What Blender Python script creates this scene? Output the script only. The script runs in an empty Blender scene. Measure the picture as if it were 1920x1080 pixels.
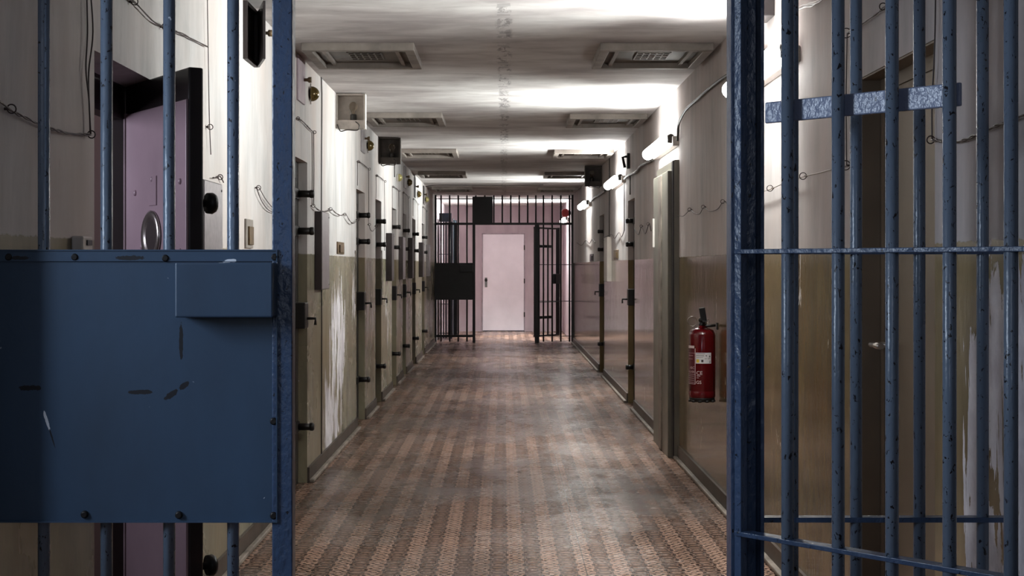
import bpy, math, random
from mathutils import Vector, Matrix
random.seed(7)
S = bpy.context.scene
COL = S.collection
R = math.radians

# ------------------------------------------------------------------ camera, world, light, exposure
FPX = 2667.0                       # focal length in pixels of a 1920 px wide picture (50 mm)
H = 1.35                           # eye height
cam_d = bpy.data.cameras.new('camera')
cam_d.sensor_width = 36.0
cam_d.lens = 50.0
cam_d.shift_x = 15.0 / 1920
cam_d.shift_y = -40.0 / 1920
cam_d.clip_start = 0.05
cam = bpy.data.objects.new('camera', cam_d)
COL.objects.link(cam)
cam.location = (0, 0, H)
cam.rotation_euler = (R(90), 0, 0)
S.camera = cam

world = bpy.data.worlds.new('world')
S.world = world
world.use_nodes = True
world.node_tree.nodes['Background'].inputs[0].default_value = (0.6, 0.7, 1.0, 1)
world.node_tree.nodes['Background'].inputs[1].default_value = 0.02

S.view_settings.view_transform = 'Standard'
S.view_settings.look = 'None'
S.view_settings.gamma = 1.0
S.view_settings.use_curve_mapping = False
S.view_settings.exposure = 0.5


def area_light(name, loc, direction, sx, sy, power, color, spread=180):
    d = bpy.data.lights.new(name, 'AREA')
    d.shape = 'RECTANGLE'
    d.size = sx
    d.size_y = sy
    d.energy = power
    d.color = color
    d.spread = R(spread)
    o = bpy.data.objects.new(name, d)
    COL.objects.link(o)
    z = -Vector(direction).normalized()
    y = Vector((0, 1, 0)) - z * z.y
    y = y.normalized() if y.length > 1e-3 else Vector((0, 0, 1))
    x = y.cross(z)
    m = Matrix((x, y, z)).transposed().to_4x4()
    m.translation = Vector(loc)
    o.matrix_world = m
    return o


# the lobby in front of the gate: daylight from its window on the left, and a ceiling lamp
WIN_L, REAR_R, REAR_FILL = 34.0, 4.5, 8.0
area_light('lobby_window_light', (-2.50, 2.35, 1.95), (1.0, 0.32, -0.12), 0.9, 0.7, WIN_L, (0.70, 0.83, 1.0))
area_light('lobby_lamp_light', (0.35, 0.2, 2.50), (0.2, 0.9, -0.8), 0.10, 1.2, REAR_R, (0.80, 0.86, 1.0))
area_light('rear_fill_light', (-0.72, -2.9, 1.75), (0.0, 1.0, 0.0), 0.8, 1.3, REAR_FILL, (0.74, 0.84, 1.0))  # soft fill added at the rear wall to brighten the open door leaf
# daylight from the small window of the open cell
area_light('cell_window_light', (-2.42, 4.35, 1.85), (1.0, 0.12, -0.12), 0.6, 0.8, 8.5, (0.86, 0.85, 1.0))
LAMP_POWER = 50.0                  # per tube lamp, see tube_lamp()
TUBE_GLOW = 17.0

# ------------------------------------------------------------------ dimensions
XW = 1.23                          # half width of the corridor
CZ = 2.62                          # ceiling
YB, YG2, YE = -3.0, 25.2, 29.75    # rear wall, far gate, far wall
YG = 3.42                          # near gate


def wl(u, v, off=0.0):             # a point of the left wall
    s = (945 - u) / XW
    return Vector((-XW + off, FPX / s, H + (500 - v) / s))


def wr(u, v, off=0.0):             # a point of the right wall
    s = (u - 945) / XW
    return Vector((XW - off, FPX / s, H + (500 - v) / s))


# ------------------------------------------------------------------ mesh helpers
def root_loc(o):
    p = Vector((0, 0, 0))
    while o:
        p = p + o.location
        o = o.parent
    return p


class MB:
    def __init__(s):
        s.V, s.F, s.S = [], [], []

    def quad(s, *pts, smooth=False):
        b = len(s.V)
        s.V += [Vector(p) for p in pts]
        s.F.append(tuple(range(b, b + len(pts))))
        s.S.append(smooth)
        return s

    def box(s, x0, x1, y0, y1, z0, z1):
        return s.obox(((x0 + x1) / 2, (y0 + y1) / 2, (z0 + z1) / 2), (abs(x1 - x0) / 2, 0, 0), (0, abs(y1 - y0) / 2, 0), (0, 0, abs(z1 - z0) / 2))

    def obox(s, c, a, b_, c_):
        c, a, b_, c_ = Vector(c), Vector(a), Vector(b_), Vector(c_)
        if a.cross(b_).dot(c_) < 0:
            a = -a
        i = len(s.V)
        for k in (-1, 1):
            for j in (-1, 1):
                for h in (-1, 1):
                    s.V.append(c + a * h + b_ * j + c_ * k)
        for f in ((0, 2, 3, 1), (4, 5, 7, 6), (0, 1, 5, 4), (2, 6, 7, 3), (0, 4, 6, 2), (1, 3, 7, 5)):
            s.F.append(tuple(i + q for q in f))
            s.S.append(False)
        return s

    def tube(s, pts, r, n=8, caps=True, closed=False, smooth=True):
        pts = [Vector(p) for p in pts]
        m = len(pts)
        rs = r if isinstance(r, (list, tuple)) else [r] * m
        b = len(s.V)
        nx = None
        for i, p in enumerate(pts):
            if closed:
                t = pts[(i + 1) % m] - pts[i - 1]
            else:
                t = pts[min(i + 1, m - 1)] - pts[max(i - 1, 0)]
            t.normalize()
            if nx is None:
                up = Vector((0, 0, 1)) if abs(t.z) < 0.9 else Vector((1, 0, 0))
                nx = t.cross(up).normalized()
            else:
                nx = (nx - t * nx.dot(t)).normalized()
            ny = t.cross(nx)
            for k in range(n):
                a = 2 * math.pi * k / n
                s.V.append(p + (nx * math.cos(a) + ny * math.sin(a)) * rs[i])
        rings = m if closed else m - 1
        for i in range(rings):
            i2 = (i + 1) % m
            for k in range(n):
                k2 = (k + 1) % n
                s.F.append((b + i * n + k, b + i * n + k2, b + i2 * n + k2, b + i2 * n + k))
                s.S.append(smooth)
        if caps and not closed:
            s.F.append(tuple(b + k for k in range(n))[::-1])
            s.F.append(tuple(b + (m - 1) * n + k for k in range(n)))
            s.S += [False, False]
        return s

    def lathe(s, prof, origin, axis=(0, 0, 1), n=24):
        ax = Vector(axis).normalized()
        o = Vector(origin)
        pts, rs = [], []
        b = len(s.V)
        up = Vector((0, 0, 1)) if abs(ax.z) < 0.9 else Vector((1, 0, 0))
        nx = ax.cross(up).normalized()
        ny = ax.cross(nx)
        for r, h in prof:
            for k in range(n):
                a = 2 * math.pi * k / n
                s.V.append(o + ax * h + (nx * math.cos(a) + ny * math.sin(a)) * max(r, 1e-5))
        for i in range(len(prof) - 1):
            for k in range(n):
                k2 = (k + 1) % n
                s.F.append((b + i * n + k, b + i * n + k2, b + (i + 1) * n + k2, b + (i + 1) * n + k))
                s.S.append(True)
        s.F.append(tuple(b + k for k in range(n))[::-1])
        s.F.append(tuple(b + (len(prof) - 1) * n + k for k in range(n)))
        s.S += [False, False]
        return s

    def build(s, name, mat, parent=None, bevel=0, auto=True):
        off = root_loc(parent) if parent else Vector((0, 0, 0))
        me = bpy.data.meshes.new(name)
        me.from_pydata([tuple(v - off) for v in s.V], [], s.F)
        for p, sm in zip(me.polygons, s.S):
            p.use_smooth = sm
        me.update()
        if mat:
            me.materials.append(mat)
        o = bpy.data.objects.new(name, me)
        COL.objects.link(o)
        if parent:
            o.parent = parent
        if bevel:
            mod = o.modifiers.new('bevel', 'BEVEL')
            mod.width = bevel
            mod.segments = 2
            mod.limit_method = 'ANGLE'
            mod.angle_limit = R(40)
        return o


def tag(o, label=None, cat=None, group=None, kind=None):
    if label:
        o['label'] = label
    if cat:
        o['category'] = cat
    if group:
        o['group'] = group
    if kind:
        o['kind'] = kind
    return o


def thing(name, loc, label, cat, group=None, kind=None):
    e = bpy.data.objects.new(name, None)
    COL.objects.link(e)
    e.location = loc
    e.empty_display_size = 0.1
    return tag(e, label, cat, group, kind)


def ring(mb, c, ax, r, rt, n=14, m=6):
    ax = Vector(ax).normalized()
    up = Vector((0, 0, 1)) if abs(ax.z) < 0.9 else Vector((1, 0, 0))
    a = ax.cross(up).normalized()
    b = ax.cross(a)
    mb.tube([Vector(c) + (a * math.cos(t) + b * math.sin(t)) * r for t in [2 * math.pi * k / n for k in range(n)]], rt, m, closed=True)


def smooth_path(pts, k=6):
    """Catmull-Rom through the points."""
    P = [Vector(p) for p in pts]
    out = []
    for i in range(len(P) - 1):
        a, b, c, d = P[max(i - 1, 0)], P[i], P[i + 1], P[min(i + 2, len(P) - 1)]
        for j in range(k):
            t = j / k
            out.append(0.5 * ((2 * b) + (c - a) * t + (2 * a - 5 * b + 4 * c - d) * t * t + (3 * b - a - 3 * c + d) * t ** 3))
    out.append(P[-1])
    return out


def twisted(mb, path, r, amp=0.006, turns=10, strands=2, n=6):
    """strands twisted around each other along a path"""
    P = [Vector(p) for p in path]
    L = [0]
    for i in range(1, len(P)):
        L.append(L[-1] + (P[i] - P[i - 1]).length)
    N = max(int(turns * 8), 16)
    for sidx in range(strands):
        pts = []
        for q in range(N + 1):
            d = L[-1] * q / N
            i = 0
            while i < len(P) - 2 and L[i + 1] < d:
                i += 1
            t = (d - L[i]) / max(L[i + 1] - L[i], 1e-6)
            c = P[i].lerp(P[i + 1], t)
            tn = (P[i + 1] - P[i]).normalized()
            up = Vector((0, 0, 1)) if abs(tn.z) < 0.9 else Vector((0, 1, 0))
            a = tn.cross(up).normalized()
            b = tn.cross(a)
            ph = 2 * math.pi * (turns * q / N + sidx / strands)
            am = amp * 0.55 * (0.55 + 0.45 * math.sin(q * 0.37 + sidx))
            pts.append(c + a * math.cos(ph) * am * 0.6 + b * math.sin(ph) * am)
        mb.tube(pts, r * 0.85, n)
    return mb


# ------------------------------------------------------------------ material helpers
class NT:
    def __init__(s, name):
        s.m = bpy.data.materials.new(name)
        s.m.use_nodes = True
        s.t = s.m.node_tree
        s.b = s.t.nodes['Principled BSDF']
        s.pos = s.t.nodes.new('ShaderNodeNewGeometry').outputs['Position']
        s.sep = None

    def node(s, typ, **kw):
        n = s.t.nodes.new(typ)
        for k, v in kw.items():
            setattr(n, k, v)
        return n

    def put(s, sock, v):
        if isinstance(v, bpy.types.NodeSocket):
            s.t.links.new(v, sock)
        elif isinstance(v, (tuple, list)) and len(v) == 3 and sock.type == 'RGBA':
            sock.default_value = (*v, 1)
        else:
            sock.default_value = v

    def xyz(s, i):
        if s.sep is None:
            s.sep = s.node('ShaderNodeSeparateXYZ')
            s.put(s.sep.inputs[0], s.pos)
        return s.sep.outputs[i]

    def math(s, op, a, b=0.0, c=0.0, clamp=False):
        n = s.node('ShaderNodeMath', operation=op, use_clamp=clamp)
        s.put(n.inputs[0], a)
        s.put(n.inputs[1], b)
        s.put(n.inputs[2], c)
        return n.outputs[0]

    def mix(s, f, a, b, mode='MIX'):
        n = s.node('ShaderNodeMix', data_type='RGBA', blend_type=mode)
        s.put(n.inputs[0], f)
        s.put(n.inputs[6], a)
        s.put(n.inputs[7], b)
        return n.outputs[2]

    def ramp(s, v, a, b, lo=0.0, hi=1.0):
        n = s.node('ShaderNodeMapRange')
        n.clamp = True
        s.put(n.inputs[0], v)
        s.put(n.inputs[1], a)
        s.put(n.inputs[2], b)
        s.put(n.inputs[3], lo)
        s.put(n.inputs[4], hi)
        return n.outputs[0]

    def scaled(s, sc, src=None):
        n = s.node('ShaderNodeVectorMath', operation='MULTIPLY')
        s.put(n.inputs[0], src or s.pos)
        n.inputs[1].default_value = sc if isinstance(sc, (tuple, list)) else (sc, sc, sc)
        return n.outputs[0]

    def noise(s, sc, detail=4.0, rough=0.55, dist=0.0, src=None):
        n = s.node('ShaderNodeTexNoise')
        s.put(n.inputs['Vector'], s.scaled(sc, src))
        n.inputs['Scale'].default_value = 1.0
        n.inputs['Detail'].default_value = detail
        n.inputs['Roughness'].default_value = rough
        n.inputs['Distortion'].default_value = dist
        return n.outputs[0]

    def bump(s, h, strength=0.3, dist=0.01):
        n = s.node('ShaderNodeBump')
        n.inputs['Strength'].default_value = strength
        n.inputs['Distance'].default_value = dist
        s.put(n.inputs['Height'], h)
        s.t.links.new(n.outputs[0], s.b.inputs['Normal'])

    def fin(s, col, rough=0.5, metal=0.0, spec=0.5):
        s.put(s.b.inputs['Base Color'], col)
        s.put(s.b.inputs['Roughness'], rough)
        s.put(s.b.inputs['Metallic'], metal)
        s.put(s.b.inputs['Specular IOR Level'], spec)
        return s.m


def simple(name, col, rough=0.5, metal=0.0, var=0.25, sc=9.0, bump=0.0, spec=0.5):
    t = NT(name)
    n = t.noise(sc, 5)
    c = t.mix(t.ramp(n, 0.3, 0.75), tuple(q * (1 - var) for q in col), tuple(min(1, q * (1 + var)) for q in col))
    if bump:
        t.bump(t.noise(sc * 8, 4), bump, 0.004)
    return t.fin(c, rough, metal, spec)


def blue_paint(name, col, chips=0.0, lumpy=0.5, rough=0.33, marks=()):
    t = NT(name)
    n = t.noise((3, 3, 1.2), 5)
    c = t.mix(t.ramp(n, 0.3, 0.7), tuple(q * 0.72 for q in col), tuple(q * 1.25 for q in col))
    n2 = t.noise((95, 95, 62), 4, 0.6, 0.5)
    cm = t.ramp(n2, 0.69 - 0.06 * chips, 0.71 - 0.06 * chips)
    c = t.mix(cm, c, (0.012, 0.012, 0.016))
    for (mx, mz, rx, rz, sl, mc) in marks:     # scuffs and scratches, each where it is on the sheet
        dx, dz = t.math('SUBTRACT', t.xyz(0), mx), t.math('SUBTRACT', t.xyz(2), mz)
        dz = t.math('SUBTRACT', dz, t.math('MULTIPLY', dx, sl)) if rz < rx else dz
        dx = t.math('SUBTRACT', dx, t.math('MULTIPLY', dz, sl)) if rz >= rx else dx
        d = t.math('ADD', t.math('POWER', t.math('DIVIDE', dx, rx), 2.0), t.math('POWER', t.math('DIVIDE', dz, rz), 2.0))
        k = t.ramp(t.math('ADD', d, t.math('MULTIPLY', t.math('SUBTRACT', n2, 0.5), 2.6)), 1.0, 0.8)
        c = t.mix(k, c, mc)
    n3 = t.noise((31, 31, 17), 4, 0.6, 0.8)
    c = t.mix(t.ramp(n3, 0.735, 0.745), c, (0.5, 0.55, 0.62))
    hb = t.math('ADD', t.noise((45, 45, 30), 3), t.math('MULTIPLY', cm, -0.5))
    t.bump(hb, lumpy, 0.006)
    return t.fin(c, t.ramp(n, 0.2, 0.8, rough + 0.1, rough - 0.08))


def wall_mat(name, dado, up, low, peel, gl=(0.2, 0.34)):
    t = NT(name)
    z, y = t.xyz(2), t.xyz(1)
    streak = t.noise((4.0, 4.0, 1.05), 7, 0.64, 0.25)
    blot = t.noise((1.3, 1.3, 1.0), 5, 0.6, 0.4)
    fine = t.noise((22, 22, 9), 5, 0.65)
    u1 = t.mix(t.ramp(streak, 0.33, 0.68), tuple(q * 0.60 for q in up), up)
    u2 = t.mix(t.ramp(blot, 0.42, 0.72), u1, tuple(q * f for q, f in zip(up, (0.86, 0.78, 0.74))))
    u2 = t.mix(t.ramp(fine, 0.62, 0.8, 0, 0.35), u2, (0.2, 0.15, 0.13))
    l1 = t.mix(t.ramp(streak, 0.3, 0.7), tuple(q * 0.6 for q in low), tuple(q * 1.25 for q in low))
    l1 = t.mix(t.ramp(blot, 0.45, 0.75, 0, 0.8), l1, tuple(q * f for q, f in zip(low, (0.8, 0.62, 0.5))))
    # flaked paint: torn patches of the undercoat showing in the dado
    pn = t.noise((9, 9, 2.2), 7, 0.62, 0.7)
    zone = None
    for (yc, zc, ry, rz, amt) in peel:
        d = t.math('ADD', t.math('POWER', t.math('DIVIDE', t.math('SUBTRACT', y, yc), ry), 2.0),
                   t.math('POWER', t.math('DIVIDE', t.math('SUBTRACT', z, zc), rz), 2.0))
        k = t.math('MULTIPLY', t.ramp(d, 1.0, 0.2), amt)
        zone = k if zone is None else t.math('MAXIMUM', zone, k)
    thr = t.math('SUBTRACT', 0.69, zone)
    pm = t.ramp(t.math('SUBTRACT', pn, thr), 0.0, 0.012)
    bare = t.mix(t.ramp(t.noise((6, 6, 4), 6, 0.65), 0.35, 0.65), (0.46, 0.41, 0.44), (0.82, 0.78, 0.80))
    l1 = t.mix(pm, l1, bare)
    edge = t.math('ADD', dado, t.math('MULTIPLY', t.math('SUBTRACT', fine, 0.5), 0.022))
    isup = t.ramp(t.math('SUBTRACT', z, edge), -0.002, 0.002)
    c = t.mix(isup, l1, u2)
    # brown drips below the dado line
    rough = t.mix(isup, t.mix(pm, t.ramp(blot, 0.3, 0.7, *gl), (0.8, 0.8, 0.8)), (0.78, 0.78, 0.78))
    t.bump(t.math('ADD', t.math('MULTIPLY', fine, 0.5), t.math('ADD', t.noise((3.2, 3.2, 2.2), 3), t.math('MULTIPLY', pm, -0.35))), 0.18, 0.010)
    return t.fin(c, rough, spec=0.27)


M = {}
M['wall_l'] = wall_mat('left_wall_paint', 1.43, (0.635, 0.605, 0.595), (0.25, 0.228, 0.160),
                       [(10.55, 0.80, 0.62, 0.62, 0.27), (10.0, 0.25, 0.35, 0.40, 0.30), (10.3, 0.4, 0.9, 0.5, 0.18), (11.65, 1.1, 0.2, 0.3, 0.18), (14.9, 0.9, 0.3, 0.6, 0.12)])
M['wall_r'] = wall_mat('right_wall_paint', 1.417, (0.55, 0.505, 0.495), (0.205, 0.152, 0.080),
                       [(3.40, 0.80, 0.56, 0.95, 0.27), (5.9, 1.3, 0.3, 0.18, 0.12), (16.2, 1.0, 0.2, 0.35, 0.1)], (0.07, 0.13))


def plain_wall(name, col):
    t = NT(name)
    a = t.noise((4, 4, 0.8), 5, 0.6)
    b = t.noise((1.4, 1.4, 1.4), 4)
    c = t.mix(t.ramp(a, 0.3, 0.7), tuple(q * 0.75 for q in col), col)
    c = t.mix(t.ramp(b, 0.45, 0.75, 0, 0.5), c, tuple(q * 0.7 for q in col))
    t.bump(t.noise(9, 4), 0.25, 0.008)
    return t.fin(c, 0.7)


M['lavender'] = plain_wall('lavender_wall_paint', (0.47, 0.37, 0.40))
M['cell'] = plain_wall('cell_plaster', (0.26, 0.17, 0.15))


def ceiling_mat():
    t = NT('ceiling_paint')
    x = t.xyz(0)
    a = t.noise((1.1, 2.6, 1), 6, 0.6, 0.3)
    b = t.noise((3.0, 6.5, 1), 6, 0.62, 0.4)
    c = t.mix(t.ramp(a, 0.36, 0.66), (0.36, 0.32, 0.315), (0.63, 0.60, 0.585))
    c = t.mix(t.ramp(b, 0.52, 0.74, 0, 0.45), c, (0.22, 0.19, 0.18))
    # flaked strip down the middle of the ceiling
    w = t.math('ADD', t.math('ABSOLUTE', t.math('ADD', x, t.math('MULTIPLY', t.math('SUBTRACT', t.noise((1, 5, 1), 3), 0.5), 0.05))), 0.0)
    strip = t.ramp(w, 0.05, 0.03)
    br = t.noise((26, 7, 1), 5, 0.7, 0.6)
    gaps = t.ramp(t.noise((1, 2.6, 1), 3), 0.44, 0.52)
    k = t.math('MULTIPLY', strip, t.math('MULTIPLY', gaps, t.ramp(br, 0.5, 0.56)))
    c = t.mix(t.math('MULTIPLY', k, 0.7), c, (0.13, 0.11, 0.11))
    side = t.math('MULTIPLY', t.ramp(w, 0.035, 0.03), t.ramp(t.noise((4, 11, 1), 4), 0.55, 0.6))
    c = t.mix(t.math('MULTIPLY', side, 0.5), c, (0.2, 0.18, 0.18))
    t.bump(t.math('ADD', t.noise((5, 8, 1), 4), t.math('MULTIPLY', k, -0.6)), 0.3, 0.01)
    return t.fin(c, 0.75)


M['ceiling'] = ceiling_mat()


def floor_mat():
    t = NT('patterned_vinyl')
    x, y = t.xyz(0), t.xyz(1)
    PX, PY = 0.157, 0.112
    cx = t.math('SUBTRACT', t.math('FRACT', t.math('ADD', t.math('DIVIDE', x, PX), 500.165)), 0.5)
    cy = t.math('SUBTRACT', t.math('FRACT', t.math('ADD', t.math('DIVIDE', y, PY), 500.0)), 0.5)
    a, b = t.math('ABSOLUTE', cx), t.math('ABSOLUTE', cy)      # 0..0.5 in both directions

    def line(v, w):
        return t.ramp(t.math('ABSOLUTE', v), w, w * 0.6)

    def ell(px, py, rx, ry):
        return t.math('SQRT', t.math('ADD', t.math('POWER', t.math('DIVIDE', t.math('SUBTRACT', a, px), rx), 2.0),
                                     t.math('POWER', t.math('DIVIDE', t.math('SUBTRACT', b, py), ry), 2.0)))
    parts = [
        line(t.math('SUBTRACT', ell(0.5, 0.0, 0.24, 0.27), 1.0), 0.16),      # long oval outline
        line(t.math('SUBTRACT', ell(0.5, 0.0, 0.13, 0.12), 1.0), 0.32),       # inner oval
        line(t.math('SUBTRACT', ell(0.5, 0.5, 0.2, 0.16), 1.0), 0.24),       # ovals between
        t.ramp(ell(0.0, 0.5, 0.105, 0.10), 1.0, 0.85),                       # dark lens
        t.ramp(ell(0.0, 0.5, 0.06, 0.05), 0.85, 1.0),
        t.math('MULTIPLY', line(t.math('SUBTRACT', t.math('MULTIPLY', a, 1.4), t.math('MULTIPLY', b, 0.75)), 0.04), t.ramp(b, 0.4, 0.36)),   # cross
        t.ramp(ell(0.12, 0.25, 0.045, 0.12), 1.0, 0.8),
        t.ramp(ell(0.235, 0.0, 0.045, 0.18), 1.0, 0.8),                      # arrow heads
        t.math('MULTIPLY', line(t.math('SUBTRACT', b, 0.33), 0.035), t.ramp(a, 0.1, 0.13)),
        line(t.math('SUBTRACT', a, 0.262), 0.012),
    ]
    lens = parts[3]
    parts[3] = t.math('MULTIPLY', lens, parts.pop(4))
    k = parts[0]
    for p in parts[1:]:
        k = t.math('MAXIMUM', k, p)
    wear = t.noise((2.1, 0.9, 1), 6, 0.62, 0.4)
    wear2 = t.noise((14, 30, 1), 5, 0.65)
    col_star = t.ramp(a, 0.30, 0.24)
    base = t.mix(col_star, (0.275, 0.165, 0.118), (0.375, 0.230, 0.168))
    base = t.mix(t.ramp(wear2, 0.35, 0.7), t.mix(0.45, base, (0.10, 0.055, 0.045)), base)
    base = t.mix(t.ramp(wear, 0.34, 0.58, 0.6, 0.0), base, (0.070, 0.043, 0.030))
    dark = t.mix(1.0, (0.014, 0.006, 0.005), (0.014, 0.006, 0.005))
    faded = t.math('MULTIPLY', k, t.ramp(t.noise((3.3, 2.2, 1), 5, 0.65), 0.3, 0.55, 0.90, 1.0))
    c = t.mix(faded, base, dark)
    seam = t.math('MAXIMUM', line(t.math('SUBTRACT', x, 0.365), 0.0035), line(t.math('SUBTRACT', t.math('FRACT', t.math('ADD', t.math('DIVIDE', y, 3.1), 100.2)), 0.5), 0.0012))
    c = t.mix(t.math('MULTIPLY', seam, 0.85), c, (0.012, 0.008, 0.007))
    rough = t.math('ADD', t.ramp(wear, 0.35, 0.7, 0.15, 0.32), t.ramp(wear2, 0.3, 0.7, -0.05, 0.14))
    t.bump(t.math('ADD', t.math('MULTIPLY', k, -0.35), t.math('ADD', t.noise((5, 9, 1), 5, 0.65), t.math('MULTIPLY', wear2, 0.6))), 0.35, 0.005)
    sp = t.ramp(t.math('ADD', t.noise((1.7, 1.1, 1), 6, 0.65), t.math('MULTIPLY', t.math('SUBTRACT', wear2, 0.5), 0.35)), 0.46, 0.66, 0.04, 0.7)
    return t.fin(c, rough, spec=sp)


M['floor'] = floor_mat()
M['skirting'] = simple('dark_skirting', (0.060, 0.043, 0.034), 0.45, var=0.5, sc=(6, 6, 6)[0])
M['edge'] = simple('worn_edge_strip', (0.22, 0.18, 0.15), 0.5, var=0.6, sc=7)
DK, WT = (0.010, 0.010, 0.014), (0.62, 0.66, 0.72)
M['blue'] = blue_paint('blue_gate_paint', (0.040, 0.068, 0.132), 0.7, 0.7)
M['blue_sheet'] = blue_paint('blue_sheet_paint', (0.034, 0.064, 0.114), -1.2, 0.08, 0.4, [
    (-1.142, 1.058, 0.028, 0.007, 0.0, DK), (-0.875, 1.048, 0.030, 0.006, 0.0, DK), (-0.801, 1.041, 0.018, 0.009, 0.6, DK), (-0.771, 1.063, 0.013, 0.008, 0.5, DK),
    (-0.777, 1.172, 0.005, 0.045, 0.0, DK), (-0.900, 1.371, 0.036, 0.006, 0.0, DK), (-1.165, 1.371, 0.025, 0.005, 0.0, DK), (-1.101, 0.980, 0.004, 0.024, -0.3, WT),
    (-1.088, 0.938, 0.002, 0.022, -0.3, DK), (-0.658, 1.364, 0.018, 0.005, 0.1, WT)])
M['blue_bar'] = blue_paint('blue_bar_paint', (0.115, 0.150, 0.205), 1.2, 0.3, 0.26)
M['blue_flat'] = blue_paint('wrinkled_blue_paint', (0.20, 0.235, 0.34), 0.0, 1.0, 0.28)
M['black'] = simple('black_gate_paint', (0.006, 0.006, 0.008), 0.4, var=0.4)
M['blackblue'] = simple('dark_blue_gate_paint', (0.022, 0.034, 0.05), 0.35, var=0.5)
M['iron'] = simple('black_iron', (0.014, 0.012, 0.012), 0.42, 0.3, bump=0.2)
M['wire'] = simple('dark_wire', (0.035, 0.018, 0.016), 0.5)
M['cable'] = simple('dark_cable', (0.05, 0.042, 0.038), 0.4, var=0.5)
M['pale_cable'] = simple('pale_cable', (0.46, 0.40, 0.38), 0.45)
M['door_grey'] = simple('grey_green_door_paint', (0.17, 0.155, 0.125), 0.38, var=0.25, sc=3, bump=0.1)
M['door_brown'] = simple('brown_door_paint', (0.21, 0.155, 0.105), 0.42, var=0.2, sc=2.5, bump=0.08)
M['door_lav'] = simple('mauve_door_paint', (0.40, 0.30, 0.345), 0.34, var=0.16, sc=2.2, bump=0.15)
M['door_white'] = simple('white_door_paint', (0.82, 0.75, 0.79), 0.45, var=0.07, sc=2.5)
M['door_dark'] = simple('dark_door_steel', (0.022, 0.016, 0.017), 0.38, var=0.4, sc=4)
M['frame_mauve'] = simple('mauve_frame_paint', (0.36, 0.28, 0.31), 0.5)
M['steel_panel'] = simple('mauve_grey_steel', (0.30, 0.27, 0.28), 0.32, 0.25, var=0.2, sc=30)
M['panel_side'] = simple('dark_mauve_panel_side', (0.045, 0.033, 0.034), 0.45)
M['ply'] = simple('bare_plywood', (0.54, 0.49, 0.44), 0.6, var=0.3, sc=(12))
M['ply_dark'] = simple('dark_plywood', (0.085, 0.07, 0.06), 0.6, var=0.35, sc=12)
M['plate'] = simple('brown_switch_plate', (0.12, 0.075, 0.035), 0.4, var=0.5, sc=30)
M['cream'] = simple('cream_plastic', (0.58, 0.53, 0.48), 0.4, var=0.1)
M['ceramic'] = simple('black_bulb_socket', (0.03, 0.027, 0.025), 0.3)
M['brass'] = simple('aged_brass_dome', (0.155, 0.105, 0.028), 0.22, 0.35, var=0.3, sc=20, spec=0.8)
M['olive'] = simple('yellow_dome', (0.34, 0.30, 0.12), 0.28, 0.1, var=0.2, sc=20)
M['steel'] = simple('bright_steel', (0.55, 0.53, 0.5), 0.25, 0.9, var=0.1)
M['hatch'] = simple('grey_timber_hatch', (0.25, 0.215, 0.19), 0.55, var=0.35, sc=6, bump=0.15)
M['hatch_panel'] = simple('brown_hatch_panel', (0.085, 0.066, 0.05), 0.5, var=0.5, sc=5)
M['redbell'] = simple('red_bell_paint', (0.45, 0.06, 0.06), 0.35, var=0.1)
M['red'] = simple('red_cylinder_paint', (0.10, 0.0025, 0.005), 0.14, var=0.1, sc=4, spec=0.6)
M['label_white'] = simple('white_label', (0.78, 0.74, 0.74), 0.4, var=0.04)
M['label_pink'] = simple('pale_print', (0.72, 0.55, 0.55), 0.4, var=0.04)
M['label_yellow'] = simple('yellow_print', (0.75, 0.52, 0.05), 0.4, var=0.04)
M['label_dark'] = simple('dark_print', (0.05, 0.035, 0.04), 0.4, var=0.04)
M['label_maroon'] = simple('maroon_label', (0.10, 0.010, 0.016), 0.3, var=0.05)
M['hatch_dark'] = simple('hatch_shade_and_frame', (0.03, 0.02, 0.02), 0.6)  # dark tone: painted shade inside hatches and vents, also the open hatch's frame


def glass_mat():
    t = NT('bulb_glass')
    t.b.inputs['Transmission Weight'].default_value = 1.0
    t.b.inputs['IOR'].default_value = 1.35
    return t.fin((0.85, 0.78, 0.68), 0.03)


M['glass'] = glass_mat()


def glow_mat():
    t = NT('lit_tube')
    t.b.inputs['Emission Color'].default_value = (0.97, 1.0, 0.98, 1)
    t.b.inputs['Emission Strength'].default_value = TUBE_GLOW
    return t.fin((0.9, 0.9, 0.9), 0.4)


M['tube'] = glow_mat()

# ------------------------------------------------------------------ the room
TH = 0.20                          # wall thickness shown at the door reveals
OL = [(4.27, 5.20), (8.02, 8.89), (11.84, 12.57), (13.60, 14.25), (15.60, 16.26), (17.26, 17.85), (19.05, 19.75), (21.30, 21.95)]
ORR = [(4.06, 4.92), (13.39, 14.10), (17.45, 18.30)]
OT = 2.0


def wall(name, side, y0, y1, opens, mat, z1=CZ):
    mb = MB()
    xa, xb = side * XW, side * (XW + TH)
    y = y0
    for a, b in opens:
        mb.box(xa, xb, y, a, 0, z1)
        mb.box(xa, xb, a, b, OT, z1)
        y = b
    mb.box(xa, xb, y, y1, 0, z1)
    return tag(mb.build(name, mat), kind='structure')


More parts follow.
